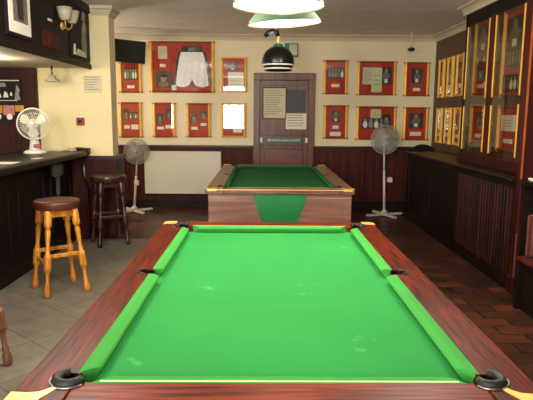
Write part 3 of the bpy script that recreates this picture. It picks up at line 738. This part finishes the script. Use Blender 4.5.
# ------------------------------------------------------------ lamps
LY = (1.66, 2.22, 2.77); LX = (.07, .060, .105); LZ = (1.895, 1.888, 1.908)
t0 = None
for i, y in enumerate(LY):
    point('lamp_light', (LX[i], y, 1.90), 5.0, (1.0, .9, .72), .05)
    if i == 0: continue        # the shade over the near end hangs above the frame
    lab = ['green pool table lamp shade overhead, the one above the near end of the table', 'larger looking green lamp shade cut by the top edge of the photo', 'green lamp shade with white inside, lower one above the door line'][i]
    t = thing('pendant_lamp', lab, 'lamp', (LX[i], y, LZ[i]), 0, 'green pool table lamps')
    if i == 2: t.rotation_euler = (R(2.4), R(-3), 0)
    b = mb('shade_green', True); b.lathe([(.177, 0), (.172, .012), (.15, .04), (.11, .075), (.06, .10), (.03, .115), (.03, .15), (.001, .155)], 44, cap=False); b.build('lamp_shade', parent=t)
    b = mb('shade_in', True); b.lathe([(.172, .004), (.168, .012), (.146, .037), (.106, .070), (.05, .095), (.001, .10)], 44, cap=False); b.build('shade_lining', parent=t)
    b = mb('mid_stool', True); b.tube([(.1765 * math.cos(2 * math.pi * k / 44), .1765 * math.sin(2 * math.pi * k / 44), 0) for k in range(44)], .0022, 6, True); b.build('rim', parent=t)
    b = mb('bulb', True); b.lathe([(.001, .018), (.02, .024), (.028, .045), (.02, .07), (.012, .092)], 18); b.build('bulb', parent=t)
    mb('black', True).tube([(0, 0, .15), (0, 0, ZC - LZ[i])], .004).build('cord', parent=t)

t = thing('pendant_lamp', 'black domed pendant lamp with white stripes above the second pool table', 'lamp', (.162, 5.9, 1.925))
b = mb('black', True); pr = []
for a in range(0, 91, 9): pr.append((.002 + .166 * math.cos(R(a)), .075 + .175 * math.sin(R(a)) ** .9 if a else .075))
b.lathe([(.142, 0), (.146, .02), (.148, .045), (.166, .05)] + pr, 44, cap=False); b.build('lamp_shade', parent=t)
for z, r0 in ((.018, .1475), (.055, .169)):
    b = mb('white_plastic', True); b.lathe([(r0, z - .007), (r0 + .0025, z), (r0, z + .007)], 44, cap=False); b.build('stripe', parent=t)
b = mb('green_sign', True); b.lathe([(.05, .243), (.05, .262), (.03, .268), (.001, .27)], 24, cap=False); b.build('cap', parent=t)
b = mb('brass', True); b.lathe([(.012, .268), (.022, .29), (.014, .31), (.022, .335), (.01, .36)], 16); b.build('gallery', parent=t)
b = mb('black', True); b.tube([(0, 0, .35), (-.02, 0, .385), (-.06, 0, .4), (-.10, 0, .385), (-.14, 0, .345)], .022, 8)
b.use('white_plastic'); b.tube([(.005, 0, .33), (-.02, .0, .372), (-.06, -.012, .385), (-.10, -.012, .37)], .006, 8); b.build('flex', parent=t)
mb('black').tube([(0, 0, .34), (0, 0, ZC - 1.925)], .004).build('cord', parent=t)

t = thing('exit_sign_box', 'green edged emergency light box on the back wall above the door', 'sign', (.44, 8.8, 2.355))
b = mb('green_sign'); b.box((-.1, -.07, 0), (.1, 0, .2), bev=.006); b.build('casing', parent=t)
mb('pale_sign').box((-.03, -.075, .02), (.088, -.068, .18)).build('diffuser', parent=t)

t = thing('security_camera', 'small dark camera hanging from the ceiling near the right corner', 'camera', (2.19, 8.4, 2.44))
b = mb('black', True); b.lathe([(.001, -.03), (.03, -.022), (.042, 0), (.03, .022), (.001, .03)], 18, Matrix.Diagonal((1.3, 1, 1, 1))); b.build('body', parent=t)
mb('white_plastic', True).tube([(0, 0, .02), (0, 0, ZC - 2.44)], .009).build('bracket', parent=t)

# television
t = thing('television', 'black flat television on an angled bracket above the left frames', 'television', (-1.99, 8.12, 2.2), 22)
b = mb('black_matt'); b.box((-.31, -.03, .0), (.31, .03, .31), bev=.008); b.build('casing', parent=t)
mb('black_matt').box((-.28, -.034, .03), (.28, -.029, .28)).build('screen', parent=t)
b = mb('black_matt'); b.box((-.04, .03, .1), (.04, .72, .14)); b.box((-.08, .03, .05), (.08, .045, .25)); b.build('bracket', parent=t)
t.rotation_euler = (R(0), R(4), R(14))

# radiator
t = thing('radiator', 'white flat panel radiator on the back wall beneath the dado rail', 'radiator', (-1.24, 8.755, .23))
b = mb('radiator'); b.box((-.6, -.075, 0), (.6, -.05, .665), bev=.006)
b.box((-.6, -.05, .02), (.6, -.02, .645)); b.build('panel', parent=t)
b = mb('radiator'); b.box((-.595, -.078, .655), (.595, -.01, .668)); b.build('top_grille', parent=t)
mb('chrome').tube([(.57, -.04, .05), (.63, -.04, .05), (.63, -.04, -.23)], .008).build('valve_pipe', parent=t)

# standing fans
def floor_fan(label, loc, hz, rz, pole_m, hr=.20, base_rot=0, lean=0):
    t = thing('standing_fan', label, 'fan', loc, rz, 'standing fans by the back wall')
    fan_head(t, (lean, -.08, hz), hr, 'blade', 'wire', 4, 72, .06, rr=.006, wr=.0024)
    mb('white_metal', True).along((0, 0, .03), (lean * .6, 0, hz * .6), [(.019, 0), (.017, 1)], 12).build('pole', parent=t)
    mb('white_metal', True).along((lean * .6, 0, hz * .6), (lean, 0, hz), [(.013, 0), (.012, 1)], 10).build('pole_extension', parent=t)
    b = mb('white_metal')
    for a in (20, 110):
        Tr = Matrix.Rotation(R(a + base_rot), 4, 'Z'); b.box((-.30, -.028, .008), (.30, .028, .04), Tr, bev=.01)
    b.build('cross_base', parent=t)
    for a in (20, 110, 200, 290):
        v = Matrix.Rotation(R(a + base_rot), 3, 'Z') @ Vector((.28, 0, 0))
        mb('rubber').lathe([(.02, 0), (.02, .012)], 10, T(v.x, v.y, 0)).build('foot', parent=t)
    mb('white_plastic').box((.02, -.07, hz * .45), (.085, .0, hz * .45 + .07), bev=.005).build('control_box', parent=t)
    mb('white_metal', True).lathe([(.05, .0), (.045, .03), (.02, .06)], 16, T(0, 0, .038)).build('collar', parent=t)
    return t
floor_fan('white pedestal fan with cross base standing right of the door', (1.82, 8.1, 0), 1.13, 0, 'white_metal', .205, 0, -.045)
floor_fan('white pedestal fan with grey cage standing left of the radiator', (-1.93, 8.3, 0), .92, 4, 'white_metal', .185, 15, .075)

# ------------------------------------------------------------ bar fascia decorations
def onf(y, z): return (-1.995, y, z)
t = thing('picture_frame', 'white mounted picture of a dark figure on the black panel over the bar', 'picture frame', (-1.995, 4.70, 2.10), 90)
b = mb('black_wood'); b.box((-.235, -.02, -.02), (.235, 0, .56)); b.build('moulding', parent=t)
mb('paper').box((-.205, -.024, .01), (.205, -.019, .53)).build('mount', parent=t)
b = mb('photo_mid'); b.box((-.13, -.028, .10), (.14, -.023, .53)); b.use('photo_dark'); b.prism([(-.05, .12), (.05, .12), (.06, .35), (.03, .44), (-.02, .45), (-.07, .3)], -.031, -.027, 'Y'); b.use('skin_print').prism([(-.03, .44), (.02, .44), (.02, .5), (-.02, .5)], -.031, -.027, 'Y'); b.build('picture', parent=t)
t = thing('poster', 'dark poster of a standing figure at the end of the panel over the bar', 'poster', (-1.995, 6.25, 2.06), 90)
b = mb('black_matt'); b.box((-.3, -.012, 0), (.33, 0, .54)); b.build('sheet', parent=t)
b = mb('photo_mid'); b.prism([(.05, .05), (.2, .05), (.19, .3), (.22, .36), (.16, .42), (.08, .40), (.04, .3)], -.016, -.012, 'Y'); b.use('skin_print').prism([(.08, .3), (.17, .3), (.17, .4), (.09, .4)], -.018, -.012, 'Y')
b.use('grey_paper').prism([(.06, .42), (.16, .42), (.18, .5), (.1, .52)], -.018, -.012, 'Y'); b.use('green_print_glare').prism([(-.18, .03), (.18, .03), (.14, .08), (-.1, .10)], -.018, -.012, 'Y'); b.use('paper').prism([(-.24, .03), (-.18, .03), (-.18, .14), (-.22, .14)], -.019, -.012, 'Y'); b.build('figure', parent=t)
t = thing('wall_light', 'twin wall light with two frosted glass shades above the bar', 'wall light', (-1.995, 5.72, 2.33), 90)
mb('brass', True).lathe([(.04, 0), (.035, .015), (.01, .02)], 16, Matrix.Rotation(R(90), 4, 'X')).build('back_plate', parent=t)
for sx in (-1, 1):
    mb('brass', True).tube([(0, -.02, 0), (sx * .05, -.05, -.03), (sx * .09, -.07, .0), (sx * .10, -.07, .04)], .006).build('arm', parent=t)
    b = mb('glass_shade', True); b.lathe([(.035, .04), (.05, .06), (.062, .10), (.075, .16), (.071, .16), (.058, .10), (.045, .062), (.02, .045)], 24, T(sx * .10, -.07, 0), cap=False); b.build('lamp_shade', parent=t)
t = mb('dado').box((-1.995, 5.0 + .2, 2.08), (-1.985, 5.62, 2.22)).build('wall_plaque'); tag(t, 'dull brown plaque on the black panel over the bar', 'plaque')
t = mb('paper').box((-1.995, 5.36, 2.325), (-1.986, 5.45, 2.345)).build('price_ticket'); tag(t, 'tiny white ticket on the black panel over the bar', 'ticket')
# glass downlight under the soffit
t = thing('pendant_lamp', 'small frosted glass disc lamp hanging below the ceiling over the bar', 'lamp', (-2.33, 6.3, 1.82))
mb('chrome', True).tube([(0, 0, .06), (0, 0, .17)], .012).build('stem', parent=t)
b = mb('glass_shade', True); b.lathe([(.001, -.01), (.06, -.005), (.085, .008), (.08, .02), (.045, .035), (.04, .06), (.03, .075), (.001, .08)], 28, cap=False); b.build('lamp_shade', parent=t)
# items on the partition
flat('notice', 'white printed notice on the cream pillar at the end of the bar', 'notice', -1.975, 6.6, 1.71, .21, .20, 'cream_paper', lines=6)
t = thing('wall_switch', 'red square switch on the cream wall above the bar end', 'switch', (-2.13, 6.6, 1.335))
mb('red_switch').box((-.045, -.03, 0), (.045, 0, .09), bev=.006).build('plate', parent=t)
mb('red_wood').box((-.02, -.036, .025), (.02, -.028, .065), bev=.003).build('rocker', parent=t)
mb('white_plastic').box((-.004, -.008, .09), (.004, 0, .62)).build('cable', parent=t)
def shelfposter(): pass
t = thing('poster', 'black and white poster on the red panelling behind the desk fan', 'poster', (-2.93, 6.545, 1.60))
b = mb('black_matt'); b.box((-.2, -.008, 0), (.15, 0, .26)); b.build('sheet', parent=t)
b = mb('paper'); b.box((-.2, -.012, .237), (.13, -.008, .247)); b.box((-.2, -.012, .012), (.10, -.008, .018))
b.use('grey_paper').prism([(-.12, .17), (-.02, .17), (-.03, .215), (-.11, .215)], -.012, -.008, 'Y')
b.use('paper').prism([(-.16, .05), (-.08, .05), (-.09, .09), (-.12, .11), (-.15, .09)], -.012, -.008, 'Y'); b.prism([(-.06, .05), (0, .05), (-.01, .1), (-.04, .12)], -.012, -.008, 'Y')
b.use('grey_paper').prism([(.07, .02), (.14, .02), (.12, .09), (.135, .14), (.1, .2), (.085, .12)], -.012, -.008, 'Y'); b.use('paper').prism([(.02, .07), (.045, .07), (.04, .11), (.025, .11)], -.012, -.008, 'Y'); 
b.build('printing', parent=t)
t = thing('poster', 'colourful strip poster on the red panelling under the black poster', 'poster', (-2.93, 6.545, 1.37))
b = mb('black_matt'); b.box((-.2, -.006, 0), (.17, 0, .2)); b.use('yellow_print').box((-.2, -.009, .1), (-.08, -.006, .19)); b.use('pink_print').box((-.07, -.009, .08), (.06, -.006, .19)); b.use('yellow_print').box((.07, -.009, .12), (.17, -.006, .19))
for x in (-.13, 0): b.use('paper').prism([(x + .035 * math.cos(k * .628), .06 + .035 * math.sin(k * .628)) for k in range(10)], -.011, -.009, 'Y')
b.build('sheet', parent=t)
# warm bar lights in the lowered ceiling, in the bar well out of view
point('bar_light', (-2.55, 5.4, 1.90), 9, (1.0, .86, .58), .06)
point('bar_light', (-3.0, 2.8, 1.90), 8, (1.0, .86, .58), .06)
